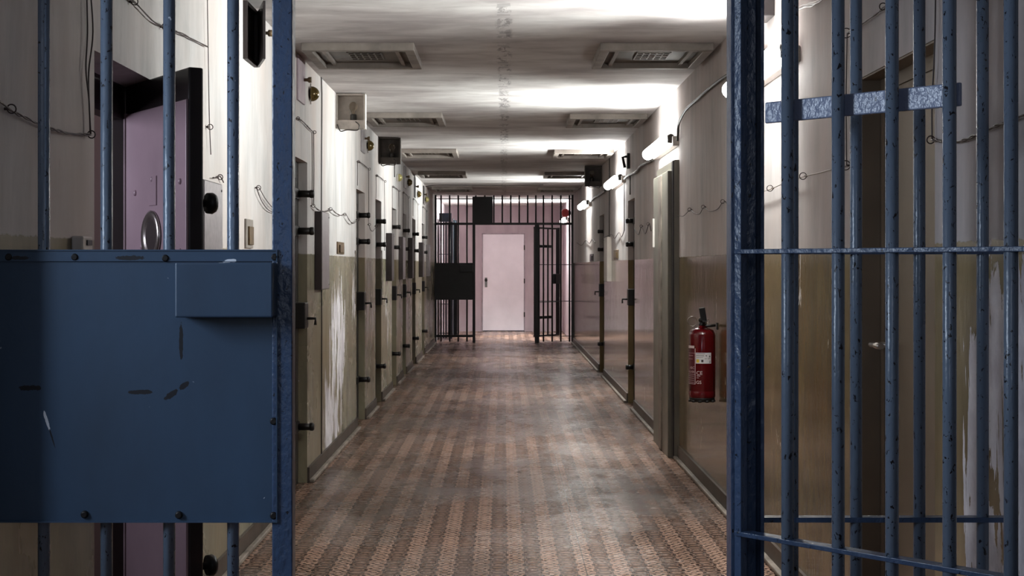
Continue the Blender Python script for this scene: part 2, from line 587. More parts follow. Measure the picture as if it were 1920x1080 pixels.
YW = 3.30                          # the corridor walls start here; the lobby in front is wider
wall('wall_left', -1, YW, YG2 + 0.1, OL, M['wall_l'])
wall('wall_right', 1, YW, YG2 + 0.1, ORR, M['wall_r'])
wall('wall_far_left', -1, YG2 + 0.1, YE + 0.2, [], M['lavender'])
wall('wall_far_right', 1, YG2 + 0.1, YE + 0.2, [], M['lavender'])
fd0, fd1, fdz = -0.47, 0.445, 2.055                 # the white door at the far end
mb = MB()
mb.box(-XW, fd0, YE, YE + 0.2, 0, CZ).box(fd1, XW, YE, YE + 0.2, 0, CZ).box(fd0, fd1, YE, YE + 0.2, fdz, CZ)
tag(mb.build('wall_far', M['lavender']), kind='structure')
XL = 2.6
tag(MB().box(-XL, XL, YB - 0.2, YB, 0, CZ).build('wall_rear', M['wall_l']), kind='structure')
for sd, nm, mt in ((-1, 'left', M['wall_l']), (1, 'right', M['wall_r'])):
    mb = MB().box(sd * XL, sd * (XL + 0.15), YB - 0.2, YW, 0, CZ).box(sd * (XW + TH), sd * XL, YW - 0.15, YW, 0, CZ)
    tag(mb.build('wall_lobby_' + nm, mt), kind='structure')
tag(MB().box(-3.3, 3.3, YB - 0.2, YE + 0.4, -0.2, 0).build('floor', M['floor']), kind='structure')
tag(MB().box(-3.3, 3.3, YB - 0.2, YE + 0.4, CZ, CZ + 0.2).build('ceiling', M['ceiling']), kind='structure')
# the cell behind the open door
mb = MB()
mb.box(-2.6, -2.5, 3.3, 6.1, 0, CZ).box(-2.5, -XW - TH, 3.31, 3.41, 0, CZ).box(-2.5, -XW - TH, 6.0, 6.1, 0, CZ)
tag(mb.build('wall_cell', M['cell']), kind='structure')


def skirting(side, nm, opens, y0=YW, y1=YG2):
    mb, eb = MB(), MB()
    y = y0
    spans = []
    for a, b in opens:
        spans.append((y, a))
        y = b
    spans.append((y, y1))
    for a, b in spans:
        mb.box(side * XW, side * (XW - 0.014), a, b, 0.0, 0.095)
        eb.obox((side * (XW - 0.028), (a + b) / 2, 0.011), (0.014, 0, 0), (0, (b - a) / 2, 0), (0, 0, 0.011))
    tag(mb.build('baseboard_' + nm, M['skirting']), kind='structure')
    tag(eb.build('trim_' + ('1' if side < 0 else '2'), M['edge'], bevel=0.006), kind='structure')


skirting(-1, 'left', OL)
skirting(1, 'right', ORR + [])

# ------------------------------------------------------------------ cell doors
ORD = ['first', 'second', 'third', 'fourth', 'fifth', 'sixth', 'seventh', 'eighth', 'ninth']


def bolt_bar(mb, c, side, L=0.11, r=0.017):
    """a round bolt sticking out of the door into the corridor with a knob at its end"""
    c = Vector(c)
    d = Vector((-side, 0, 0))
    mb.tube([c, c + d * L], r, 12)
    mb.lathe([(r * 1.02, 0), (r * 1.16, 0.005), (r * 1.16, 0.020), (r * 0.8, 0.028)], c + d * (L - 0.016), d, 14)


def cell_door(n, side, a, b, label, mat, locks=True, rec=0.06, handle=False, bl=0.085, f=0.10, fmat=None):
    w = b - a
    root = thing('door_%d' % n, (side * (XW + rec), (a + b) / 2, 0), label, 'door', kind='structure')
    x0, x1 = side * (XW + rec), side * (XW + rec + 0.05)
    fr = MB()
    fr.box(x0 - side * 0.004, x1, a, a + f, 0, OT).box(x0 - side * 0.004, x1, b - f, b, 0, OT).box(x0 - side * 0.004, x1, a + f, b - f, OT - f, OT)
    fr.build('door_frame', fmat or M['door_dark'], root)
    MB().box(x0, x1, a + f, b - f, 0.008, OT - f).build('door_leaf', mat, root, bevel=0.004)
    yb = b - 0.095
    if locks:
        for z in (1.80, 1.57, 0.36):
            m = MB()
            m.box(x0, x0 - side * 0.02, yb - 0.16, yb + 0.045, z - 0.03, z + 0.03)
            bolt_bar(m, (x0 - side * 0.02, yb, z), side, bl, 0.022)
            m.build('bolt', M['iron'], root)
        m = MB()
        m.box(x0, x0 - side * 0.075, yb - 0.1, yb + 0.035, 0.97, 1.13)
        lk = m.build('lock_case', M['iron'], root, bevel=0.006)
        h = MB()
        h.tube([(x0 - side * 0.07, yb - 0.01, 1.03), (x0 - side * 0.125, yb - 0.01, 1.03), (x0 - side * 0.125, yb - 0.01, 0.99)], 0.009, 8)
        h.build('lock_handle', M['iron'], lk)
        h = MB()
        h.lathe([(0.06, 0), (0.06, 0.012), (0.045, 0.02)], (x0, (a + b) / 2, 1.45), (-side, 0, 0), 20)
        h.build('spy_hole_cover', M['iron'], root)
    if handle:
        h = MB()
        h.box(x0, x0 - side * 0.008, yb - 0.02, yb + 0.02, 0.98, 1.17)
        h.tube([(x0, yb, 1.085), (x0 - side * 0.06, yb, 1.085)], 0.010, 10)
        h.tube([(x0 - side * 0.055, yb + 0.012, 1.085), (x0 - side * 0.055, yb - 0.11, 1.085)], 0.011, 10)
        h.build('door_handle', M['steel'], root)
    return root


for i, (a, b) in enumerate(OL):
    if i == 0:
        continue
    where = 'behind the near blue gate post' if i == 1 else '%s cell door from the near gate' % ORD[i]
    cell_door(i + 1, -1, a, b, 'closed cell door with iron bolts in the left wall, ' + where, M['door_grey'])
cell_door(9, 1, ORR[0][0], ORR[0][1], 'closed brown cell door with lever handle behind the open blue gate', M['door_brown'], locks=False, rec=0.075, handle=True, f=0.05, fmat=M['door_brown'])
cell_door(10, 1, ORR[1][0], ORR[1][1], 'closed recessed cell door in right wall just past the proud grey door', M['door_grey'], bl=0.06)
cell_door(11, 1, ORR[2][0], ORR[2][1], 'closed recessed cell door in right wall under the dark bulb box', M['door_grey'], bl=0.06)

# brown lining of the reveal around the brown door
ya_, yb_ = ORR[0]
m = MB()
m.box(XW + 0.004, XW + 0.07, yb_ - 0.006, yb_, 0, OT).box(XW + 0.004, XW + 0.07, ya_, ya_ + 0.006, 0, OT).box(XW + 0.004, XW + 0.07, ya_ + 0.006, yb_ - 0.006, OT - 0.006, OT)
m.build('reveal_lining', M['door_brown'], bpy.data.objects['door_9'])

# the open cell door on the left
a, b = OL[0]
root = thing('door_1', (-1.39, 5.12, 0), 'open mauve cell door with dark steel rim seen through the left gate bars', 'door', kind='structure')
fr = MB()
fx0, fx1 = -XW - 0.14, -XW - 0.20
fr.box(fx0, fx1, a, a + 0.05, 0, OT).box(fx0, fx1, b - 0.07, b, 0, OT).box(fx0, fx1, a + 0.05, b - 0.07, OT - 0.12, OT)
fr.build('door_frame', M['door_dark'], root)
hp, fp = Vector((-1.37, 5.13, 0)), Vector((-1.028, 4.62, 0))
e = (fp - hp).normalized()
n = Vector((-e.y, e.x, 0))          # towards the far side
if n.y < 0:
    n = -n
Lf = (fp - hp).length
zt, zb, tk = 2.0, 0.03, 0.055


def leafbox(mb, s0, s1, t0, t1, z0, z1):
    c = hp + e * (s0 + s1) / 2 + n * (t0 + t1) / 2
    mb.obox((c.x, c.y, (z0 + z1) / 2), e * abs(s1 - s0) / 2, n * abs(t1 - t0) / 2, Vector((0, 0, abs(z1 - z0) / 2)))


m = MB()
leafbox(m, 0, Lf, 0.004, tk, zb, zt)
m.build('leaf_core', M['door_dark'], root, bevel=0.006)
m = MB()
leafbox(m, 0.03, Lf - 0.004, -0.004, 0.006, zb + 0.03, zt - 0.105)
pan = m.build('inner_sheet', M['door_lav'], root, bevel=0.003)
m = MB()
leafbox(m, 0.010, 0.022, -0.006, 0.006, zb, zt - 0.1)
m.build('hinge_strip', M['frame_mauve'], root)
for (s_, z_) in ((0.13, 1.72 - 0.06), (0.30, 1.70), (0.42, 1.68), (0.20, 1.47), (0.56, 1.68), (0.56, 1.45)):
    q = hp + e * s_
    MB().lathe([(0.011, 0), (0.010, 0.004), (0.004, 0.008)], (q.x - n.x * 0.004, q.y - n.y * 0.004, z_ - 0.05), -n, 10).build('rivet', M['door_lav'], root)
q = hp + e * 0.30
mm = MB()
mm.lathe([(0.085, 0.0), (0.088, 0.008), (0.078, 0.014), (0.060, 0.010), (0.05, 0.002)], (q.x - n.x * 0.003, q.y - n.y * 0.003, 1.455), -n, 28)
mm.build('hatch_ring', M['steel'], root)
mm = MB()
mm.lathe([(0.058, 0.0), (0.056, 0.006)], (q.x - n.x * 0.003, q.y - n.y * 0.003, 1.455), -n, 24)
mm.build('hatch_shade_disc', M['hatch_dark'], root)  # solid dark disc, its colour standing for the shade inside the ring
mm = MB()
leafbox(mm, 0.27, 0.345, -0.008, -0.003, 1.56, 1.66)
mm.build('hatch_flap', M['door_lav'], root)
for z_ in (1.56, 0.36):
    q = hp + e * (Lf - 0.05) + n * tk
    MB().lathe([(0.012, 0), (0.012, 0.03), (0.034, 0.032), (0.036, 0.05), (0.03, 0.06)], (q.x, q.y, z_), n, 16).build('bolt', M['iron'], root)

# the grey door standing proud of the right wall
root = thing('door_12', (XW, 10.5, 0), 'tall grey door standing proud of right wall under a lit tube', 'door', kind='structure')
m = MB()
m.box(XW, XW - 0.035, 9.98, 10.06, 0, 2.10).box(XW, XW - 0.035, 11.02, 11.12, 0, 2.10).box(XW, XW - 0.035, 10.06, 11.02, 2.03, 2.10)
m.build('door_frame', M['door_grey'], root)
MB().box(XW - 0.0345, XW - 0.045, 9.985, 10.058, 0, 2.095).build('jamb_strip', M['door_dark'], root)
MB().box(XW, XW - 0.072, 10.06, 11.02, 0.0, 2.03).build('door_leaf', M['door_grey'], root, bevel=0.004)
MB().box(XW - 0.070, XW - 0.082, 10.42, 10.60, 0.01, 2.02).build('centre_strip', M['edge'], root, bevel=0.003)
MB().box(XW - 0.07, XW - 0.085, 10.94, 10.98, 1.50, 1.72).build('pale_plate', M['cream'], root)

# the white door at the far end
root = thing('door_13', (0, YE, 0), 'plain white door in mauve wall beyond the far barred gate', 'door', kind='structure')
m = MB()
m.box(fd0, fd0 + 0.02, YE - 0.01, YE + 0.1, 0, fdz).box(fd1 - 0.02, fd1, YE - 0.01, YE + 0.1, 0, fdz).box(fd0 + 0.02, fd1 - 0.02, YE - 0.01, YE + 0.1, fdz - 0.02, fdz)
m.build('door_frame', M['frame_mauve'], root)
MB().box(fd0 + 0.025, fd1 - 0.025, YE + 0.015, YE + 0.06, 0.012, fdz - 0.025).build('door_leaf', M['door_white'], root, bevel=0.004)
m = MB()
m.box(fd0 + 0.07, fd0 + 0.12, YE + 0.005, YE + 0.016, 0.92, 1.12)
hp_ = m.build('handle_plate', M['steel'], root)
m = MB()
m.lathe([(0.012, 0), (0.012, 0.03), (0.03, 0.04), (0.032, 0.06), (0.02, 0.07)], (fd0 + 0.095, YE + 0.006, 1.07), (0, -1, 0), 16)
m.build('door_knob', M['iron'], hp_)
for z_ in (0.35, 1.05, 1.75):
    MB().tube([(fd1 - 0.02, YE - 0.012, z_ - 0.05), (fd1 - 0.02, YE - 0.012, z_ + 0.05)], 0.012, 8).build('hinge', M['iron'], root)

# ------------------------------------------------------------------ tube lamps
LAMPS = [(5.95, 'nearest lit tube lamp high on right wall behind the blue gate post'),
         (10.05, 'second lit tube lamp high on right wall above the grey door'),
         (14.40, 'third lit tube lamp high on right wall beyond the recessed door'),
         (20.00, 'fourth lit tube lamp high on right wall nearest the far gate'),
         (26.70, 'lit tube lamp on right wall beyond the far barred gate')]


def tube_lamp(y0, label, pf=1.0):
    L = 1.22
    x, z = 1.135, 2.235
    root = thing('tube_lamp', (XW, y0 + L / 2, z), label, 'lamp', 'tube lamps along the right wall')
    m = MB()
    m.box(XW, XW - 0.045, y0 - 0.05, y0 + L + 0.05, z - 0.035, z + 0.035)
    m.build('housing', M['cream'], root, bevel=0.006)
    for yy in (y0 - 0.012, y0 + L - 0.012):
        c = MB()
        c.lathe([(0.020, 0), (0.026, 0.005), (0.026, 0.022), (0.020, 0.026)], (XW - 0.052, yy, z + 0.028), (0, 1, 0), 16)
        c.box(XW - 0.045, x + 0.02, yy + 0.004, yy + 0.020, z - 0.012, z + 0.045)
        c.build('end_cap', M['cable'], root)
    g = MB()
    g.lathe([(0.010, 0), (0.026, 0.006), (0.038, 0.022), (0.044, 0.05), (0.044, L - 0.05), (0.038, L - 0.022), (0.026, L - 0.006), (0.010, L)], (x, y0, z), (0, 1, 0), 20)
    g.build('tube', M['tube'], root)
    for nm, d, pw, sp in (('up', (-0.35, 0, 1), 0.27, 88), ('side', (-1, 0, 0.12), 0.42, 95), ('down', (-0.35, 0, -1), 0.30, 105)):
        dv = Vector(d).normalized()
        area_light('tube_lamp_light_' + nm, Vector((x, y0 + L / 2, z)) + dv * 0.05, d, 0.05, L - 0.04, LAMP_POWER * pw * pf, (0.94, 1.0, 0.97), sp)
    return root


for y0, lab in LAMPS:
    tube_lamp(y0, lab, 4.2 if y0 > 25 else 1.0)

# ------------------------------------------------------------------ ceiling hatches
CH = []
for k, y in enumerate((8.06, 11.70, 15.30, 18.95, 22.6)):
    CH.append((-1.15, -0.51, y, 'left', k))
    CH.append((0.545, 1.19, y + (0.0 if k == 0 else 0.1), 'right', k))


def ceiling_hatch(x0, x1, y0, sd, k):
    y1 = y0 + 0.78
    near = ['nearest', 'second nearest', 'third nearest', 'fourth nearest', 'farthest'][k]
    root = thing('ceiling_hatch', ((x0 + x1) / 2, (y0 + y1) / 2, CZ), '%s framed timber hatch along the %s side of the ceiling' % (near, sd), 'hatch', 'hatches in the ceiling')
    f = 0.055
    m = MB()
    z0, z1 = CZ - 0.045, CZ
    m.box(x0, x1, y0, y0 + f, z0, z1).box(x0, x1, y1 - f, y1, z0, z1).box(x0, x0 + f, y0 + f, y1 - f, z0, z1).box(x1 - f, x1, y0 + f, y1 - f, z0, z1)
    m.build('hatch_frame', M['hatch'], root, bevel=0.004)
    MB().box(x0 + f, x1 - f, y0 + f, y1 - f, CZ - 0.012, CZ - 0.001).build('hatch_panel', M['hatch_panel'], root)
    for q in (0.17, 0.83):
        xx = x0 + (x1 - x0) * q
        MB().box(xx - 0.011, xx + 0.011, y0 + f, y1 - f, CZ - 0.030, CZ - 0.010).build('batten', M['hatch'], root)
    xc, yc = (x0 + x1) / 2 + 0.01, (y0 + y1) / 2
    gr = MB().box(xc - 0.10, xc + 0.10, yc - 0.15, yc + 0.15, CZ - 0.016, CZ - 0.012).build('vent_shade_plate', M['hatch_dark'], root)  # near-black backing plate painted as the shade behind the grille
    g = MB()
    for i in range(6):
        g.box(xc - 0.100 + i * 0.0385, xc - 0.0925 + i * 0.0385, yc - 0.15, yc + 0.15, CZ - 0.022, CZ - 0.016)
    for j in range(5):
        g.box(xc - 0.10, xc + 0.10, yc - 0.15 + j * 0.07, yc - 0.13 + j * 0.07, CZ - 0.021, CZ - 0.016)
    g.build('vent_grille', M['hatch'] if sd == 'right' else M['hatch_panel'], gr)
    return root


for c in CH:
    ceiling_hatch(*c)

# ------------------------------------------------------------------ bulb boxes
def bulb_box(side, y, label, mat, d=0.215, h=0.255, dep=0.10, bulb=True):
    zt = CZ - 0.004
    zb = zt - h
    xw = side * XW
    xo = side * (XW - d)
    root = thing('bulb_box', (xw, y, zb), label, 'light box', 'wooden bulb boxes under the ceiling')
    t = 0.012
    m = MB()
    m.box(xw, xo, y + dep - t, y + dep, zb, zt)                       # back
    m.box(xw, xo, y, y + dep - t, zt - t, zt)                         # top
    m.box(xo, xo + side * t, y, y + dep - t, zb, zt - t)              # outer side
    m.box(xw, xw - side * t, y, y + dep - t, zb, zt - t)              # wall side
    m.build('box', mat, root)
    m = MB()
    m.box(xw - side * t, xo + side * t, y + 0.01, y + dep - t, zb + 0.052, zb + 0.062)
    m.box(xw - side * t, xo + side * t, y + 0.01, y + 0.02, zb, zb + 0.052)
    m.build('shelf', mat, root)
    cx, cy = xw - side * d * 0.58, y + 0.042
    zs = zb + 0.062
    m = MB()
    m.lathe([(0.02, 0), (0.024, 0.004), (0.024, 0.04), (0.02, 0.046)], (cx, cy, zs), (0, 0, 1), 16)
    so = m.build('socket', M['ceramic'], root)
    m = MB()
    m.lathe([(0.013, 0), (0.014, 0.012), (0.020, 0.026), (0.029, 0.045), (0.032, 0.06), (0.029, 0.076), (0.020, 0.088), (0.008, 0.094)], (cx, cy, zs + 0.042), (0, 0, 1), 18)
    m.build('bulb', M['glass'], root)
    m = MB()
    m.tube([(cx - 0.012, cy, zs + 0.05), (cx - 0.008, cy, zs + 0.09), (cx, cy, zs + 0.084), (cx + 0.008, cy, zs + 0.09), (cx + 0.012, cy, zs + 0.05)], 0.0012, 5)
    m.build('filament', M['steel'], root)
    m = MB()
    m.tube(smooth_path([(cx, cy - 0.015, zs), (cx - side * 0.045, cy - 0.05, zs - 0.035), (cx - side * 0.035, y - 0.012, zs - 0.075), (cx + side * 0.04, y - 0.012, zb - 0.012), (cx + side * 0.09, y - 0.008, zb - 0.02), (xw - side * 0.012, y - 0.006, zb + 0.03)]), 0.0045, 7)
    m.build('cord', M['cable'], root)
    return root


bulb_box(-1, 10.40, 'pale wooden box with clear bulb high on left wall nearest the gate', M['ply'])
bulb_box(-1, 13.96, 'dark wooden box with clear bulb high on left wall, second along', M['ply_dark'])
bulb_box(1, 17.85, 'dark wooden bulb box high on right wall before the far gate', M['ply_dark'], d=0.215)
root = thing('junction_box', (XW, 6.5, 2.48), 'small black box at top of right wall above the nearest tube lamp', 'junction box')
MB().box(XW, XW - 0.06, 6.46, 6.66, 2.49, CZ - 0.002).build('case', M['door_dark'], root, bevel=0.004)
MB().box(XW - 0.058, XW - 0.066, 6.48, 6.64, 2.50, 2.60).build('lid', M['iron'], root, bevel=0.003)

# ------------------------------------------------------------------ wall hatches and bells above the cell doors
BELLS = [(580, 176), (688, 273), (764, 342), (782, 364), (797, 374)]
for k, (u, v) in enumerate(BELLS):
    p = wl(u, v)
    root = thing('bell', tuple(p), '%s dome-shaped bell from the front on the upper left wall' % ['first', 'second', 'fourth', 'fifth', 'sixth'][k], 'bell', 'dome bells on the left wall')
    m = MB()
    m.lathe([(0.030, 0), (0.030, 0.014)], p, (1, 0, 0), 18)
    m.build('base', M['iron'], root)
    m = MB()
    pr = [(0.048 * math.cos(t), 0.012 + 0.052 * math.sin(t)) for t in [R(q) for q in range(0, 91, 10)]]
    m.lathe(pr, p, (1, 0, 0), 22)
    m.build('dome', M['brass'] if k != 4 else M['olive'], root)
    m = MB()
    m.tube([p + Vector((0.008, 0, 0.066)), p + Vector((0.008, 0, -0.066))], 0.004, 6)
    m.build('bracket', M['steel'], root)
p = wl(744, 333)
root = thing('bell', tuple(p), 'pale yellow dome lamp below the dark bulb box, third dome from the front', 'bell', 'dome bells on the left wall')
MB().lathe([(0.045, 0), (0.045, 0.02)], p, (1, 0, 0), 18).build('base', M['cream'], root)
MB().lathe([(0.045 * math.cos(t), 0.018 + 0.05 * math.sin(t)) for t in [R(q) for q in range(0, 91, 10)]], p, (1, 0, 0), 20).build('dome', M['olive'], root)


def wall_hatch(ya, yb, z0, z1, label, mat, openleaf=False):
    root = thing('wall_hatch', (-XW, (ya + yb) / 2, z0), label, 'hatch', 'small hatches on the upper left wall')
    if not openleaf:
        MB().box(-XW, -XW + 0.012, ya, yb, z0, z1).build('hatch_leaf', mat, root, bevel=0.003)
        MB().lathe([(0.010, 0), (0.010, 0.02), (0.018, 0.03), (0.018, 0.045)], (-XW + 0.011, yb - 0.05, z0 + (z1 - z0) * 0.55), (1, 0, 0), 10).build('knob', M['plate'], root)
    else:
        fr = MB()
        t = 0.018
        fr.box(-XW, -XW + 0.02, ya, ya + t, z0, z1).box(-XW, -XW + 0.02, yb - t, yb, z0, z1).box(-XW, -XW + 0.02, ya + t, yb - t, z0, z0 + t).box(-XW, -XW + 0.02, ya + t, yb - t, z1 - t, z1)
        fr.build('hatch_frame', M['hatch_dark'], root)
        MB().box(-XW, -XW + 0.004, ya + t, yb - t, z0 + t, z1 - t).build('hatch_shade_plate', M['hatch_dark'], root)  # dark plate laid on the wall, painted as the hatch's unlit inside
        m = MB()
        hx, hy = -XW + 0.022, yb - 0.004
        ln = Vector((0.26, -0.965, 0)).normalized()
        w = (yb - ya) * 1.0
        m.obox((hx + ln.x * w / 2, hy + ln.y * w / 2, (z0 + z1) / 2), ln * w / 2, Vector((ln.y, -ln.x, 0)) * 0.006, (0, 0, (z1 - z0) / 2))
        m.build('hatch_leaf', M['door_dark'], root, bevel=0.002)
        kx = Vector((hx, hy, 0)) + ln * w * 0.85
        MB().lathe([(0.008, 0), (0.008, 0.015), (0.016, 0.02), (0.016, 0.04)], (kx.x + 0.004, kx.y, z0 + (z1 - z0) * 0.47), (0.965, 0.26, 0), 10).build('knob', M['plate'], root)
    return root


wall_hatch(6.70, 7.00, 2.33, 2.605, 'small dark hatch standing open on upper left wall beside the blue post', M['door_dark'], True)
wall_hatch(8.43, 8.72, 2.34, 2.61, 'closed hatch with knob on left wall beside the first bell', M['frame_mauve'])
wall_hatch(12.20, 12.50, 2.34, 2.58, 'closed hatch with knob on left wall beside the second bell', M['steel_panel'])
wall_hatch(17.45, 17.75, 2.32, 2.59, 'closed hatch with knob on left wall beside the fourth bell', M['steel_panel'])
wall_hatch(19.40, 19.65, 2.30, 2.58, 'dark hatch on left wall above the fifth bell', M['door_dark'])
wall_hatch(21.55, 21.80, 2.30, 2.58, 'dark hatch on left wall above the sixth bell', M['door_dark'])

# ------------------------------------------------------------------ flat steel wall boxes
def wall_box(side, ya, yb, z0, z1, d, label, fm, sm):
    root = thing('wall_cabinet', (side * XW, (ya + yb) / 2, z0), label, 'wall cabinet', 'shallow steel boxes along the walls')
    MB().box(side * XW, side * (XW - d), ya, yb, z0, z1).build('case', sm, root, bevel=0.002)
    MB().box(side * (XW - d), side * (XW - d - 0.004), ya + 0.004, yb - 0.004, z0 + 0.004, z1 - 0.004).build('cover', fm, root, bevel=0.0015)
    for zz in (z0 + 0.03, z1 - 0.03):
        m = MB()
        m.lathe([(0.006, 0), (0.004, 0.003)], (side * (XW - d - 0.004), yb - 0.03, zz), (-side, 0, 0), 8)
        m.build('screw', M['iron'], root)
    return root


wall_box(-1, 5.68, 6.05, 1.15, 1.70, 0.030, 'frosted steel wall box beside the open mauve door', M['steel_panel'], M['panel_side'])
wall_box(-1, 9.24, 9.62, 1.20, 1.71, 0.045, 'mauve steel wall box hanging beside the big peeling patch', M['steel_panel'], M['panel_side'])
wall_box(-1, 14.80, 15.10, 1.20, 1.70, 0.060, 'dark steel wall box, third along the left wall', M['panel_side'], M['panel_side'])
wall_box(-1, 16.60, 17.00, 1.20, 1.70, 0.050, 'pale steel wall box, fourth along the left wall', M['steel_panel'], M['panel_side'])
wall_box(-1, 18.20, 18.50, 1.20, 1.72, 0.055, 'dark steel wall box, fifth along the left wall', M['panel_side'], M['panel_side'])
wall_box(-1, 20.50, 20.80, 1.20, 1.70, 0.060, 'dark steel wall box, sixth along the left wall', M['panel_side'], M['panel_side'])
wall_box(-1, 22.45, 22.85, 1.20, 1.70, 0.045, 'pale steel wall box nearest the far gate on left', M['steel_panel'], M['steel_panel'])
wall_box(1, 16.25, 16.75, 1.18, 1.69, 0.050, 'white steel wall box on the right wall past the recessed door', M['cream'], M['cream'])

# ------------------------------------------------------------------ switch plates and sockets
def plate(p0, p1, side, label, m1, m2, name='switch_plate', d=0.02):
    y0, y1 = sorted((p0.y, p1.y))
    z0, z1 = sorted((p0.z, p1.z))
    root = thing(name, (side * XW, (y0 + y1) / 2, z0), label, 'switch plate', 'small plates on the walls')
    MB().box(side * XW, side * (XW - d * 0.5), y0, y1, z0, z1).build('back_plate', m1, root, bevel=0.002)
    MB().box(side * (XW - d * 0.5), side * (XW - d), y0 + (y1 - y0) * 0.2, y1 - (y1 - y0) * 0.2, z0 + (z1 - z0) * 0.12, z1 - (z1 - z0) * 0.25).build('switch', m2, root, bevel=0.002)


plate(wl(458, 410), wl(471, 466), -1, 'tall timber plate with brown switch on left wall by the blue post', M['hatch'], M['plate'])
plate(wl(631, 453), wl(643, 477), -1, 'brown plate on left wall just above the peeling dado', M['plate'], M['plate'])
plate(wr(1160, 468), wr(1152, 486), 1, 'brown plate on right wall beside the white steel box', M['plate'], M['plate'])
plate(wr(1113, 476), wr(1107, 490), 1, 'dark plate on right wall nearest the far gate', M['door_dark'], M['door_dark'])
p0, p1 = wl(133, 442), wl(148, 470)
root = thing('wall_socket', (-XW, p0.y, p1.z), 'cream switch box on left wall just above the blue gate sheet', 'socket')
MB().box(-XW, -XW + 0.035, p0.y, p1.y + 0.02, p1.z - 0.015, p0.z).build('case', M['cream'], root, bevel=0.006)
MB().box(-XW + 0.034, -XW + 0.039, p0.y + 0.03, p1.y, p1.z + 0.015, p1.z + 0.03).build('slot', M['iron'], root)

# ------------------------------------------------------------------ wires and cables
def wire(name, label, pts, r, mat, twist=None, hooks=(), side=-1, cat='wire', group='alarm wires', k=6, hr=0.011, sag=0):
    o = MB()
    path = smooth_path(pts, k)
    if twist:
        twisted(o, path, r * (0.72 if cat == 'wire' else 1), twist[0], twist[1])
    else:
        o.tube(path, r * (0.66 if cat == 'wire' else 1), 7)
    ob = o.build(name, mat)
    tag(ob, label, cat, group)
    for h in hooks:
        m = MB()
        ring(m, Vector(h) + Vector((-side * 0.018, 0, 0)), (0, 1, 0.2), hr, 0.0020)
        m.tube([Vector(h), Vector(h) + Vector((-side * 0.012, 0, 0))], 0.004, 6)
        m.build('hook', M['wire'], ob)
    return ob


def L_(pairs, off=0.014):
    return [wl(u, v, off) for u, v in pairs]


def R_(pairs, off=0.014):
    return [wr(u, v, off) for u, v in pairs]


G1, G2 = 'alarm wires on the left wall', 'alarm wires on the right wall'
wire('alarm_wire', 'twisted dark wire sagging across the left wall at far left', L_([(-60, 150), (8, 205), (40, 222), (82, 240), (120, 250), (160, 253)]), 0.0038, M['wire'], (0.006, 7), [wl(8, 204), wl(160, 252)], group=G1)
wire('alarm_wire', 'thin wire hanging straight down beside the open mauve door opening', L_([(153, -30), (155, 60), (152, 130), (158, 190), (160, 253)]), 0.0036, M['wire'], group=G1)
wire('alarm_wire', 'dark wire hanging in loop from ceiling left of the open mauve door', L_([(158, -30), (164, 60), (156, 135), (157, 200), (160, 251)], 0.016), 0.0036, M['wire'], group=G1)
wire('alarm_wire', 'knotted wire crossing the left wall above the open mauve door', L_([(190, -30), (242, 3), (262, 22), (280, 40), (300, 50), (330, 62), (384, 88)]), 0.0036, M['wire'], (0.007, 4), [wl(242, 3), wl(300, 50)], group=G1)
wire('alarm_wire', 'straight thin wire hanging to right of the open mauve door', L_([(382, -20), (384, 100), (386, 220), (389, 290)]), 0.003, M['wire'], hooks=[wl(386, 238)], group=G1)
wire('alarm_wire', 'loose wire loop on left wall just left of the blue post', L_([(518, 400), (500, 395), (486, 378), (477, 356), (480, 352), (492, 372), (505, 388), (518, 396)]), 0.0032, M['wire'], hooks=[wl(478, 352)], group=G1)
wire('alarm_wire', 'short frayed wire end above the frosted wall box', L_([(393, 333), (402, 333), (406, 330), (410, 336), (413, 342)]), 0.004, M['wire'], hooks=[wl(405, 332)], group=G1)


def door_wire(uL, vL, uR, vR, vend, label):
    m = smooth_path(L_([(uL, vL), ((uL * 2 + uR) / 3 + 1, vL + (vR - vL) * 0.25), ((uL + uR * 2) / 3 + 1, vL + (vR - vL) * 0.70), (uR, vR)]), 5)
    o = MB()
    twisted(o, m, 0.0030, 0.007, 4)
    for q in vend:
        a_ = wl(*q[0], 0.010)
        b_ = wl(*q[1], 0.010)
        o.tube([a_, a_.lerp(b_, 0.5) + Vector((0.002, 0, 0)), b_], 0.0028, 6)
    ob = o.build('alarm_wire', M['wire'])
    tag(ob, label, 'wire', G1)
    for p in (wl(uL, vL), wl(uR, vR)):
        h = MB()
        ring(h, p + Vector((0.018, 0, 0)), (0, 1, 0.2), 0.010, 0.0022)
        h.build('hook', M['wire'], ob)


door_wire(553, 222, 584.5, 248, [((582, 248), (582, 386)), ((585, 248), (585, 386))], 'dark wire looped over the cell door behind the blue post')
door_wire(668, 303, 689, 317, [((668, 303), (668, 348)), ((689, 317), (689, 422))], 'dark wire looped over the third cell door on the left')
door_wire(703, 329, 719, 340, [((703, 329), (703, 372)), ((719, 340), (719, 470))], 'dark wire looped over the fourth cell door on the left')
door_wire(734, 350, 746, 358, [((734, 350), (734, 432)), ((746, 358), (746, 430))], 'dark wire looped over the fifth cell door on the left')
door_wire(754, 361, 764, 370, [((754, 361), (754, 440)), ((764, 370), (764, 440))], 'dark wire looped over the sixth cell door on the left')
door_wire(773, 373, 782, 383, [((773, 373), (773, 405)), ((782, 383), (782, 440))], 'dark wire looped over the seventh cell door on the left')
door_wire(791, 388, 798, 396, [((791, 388), (791, 440)), ((798, 396), (798, 440))], 'dark wire looped over the eighth cell door on the left')
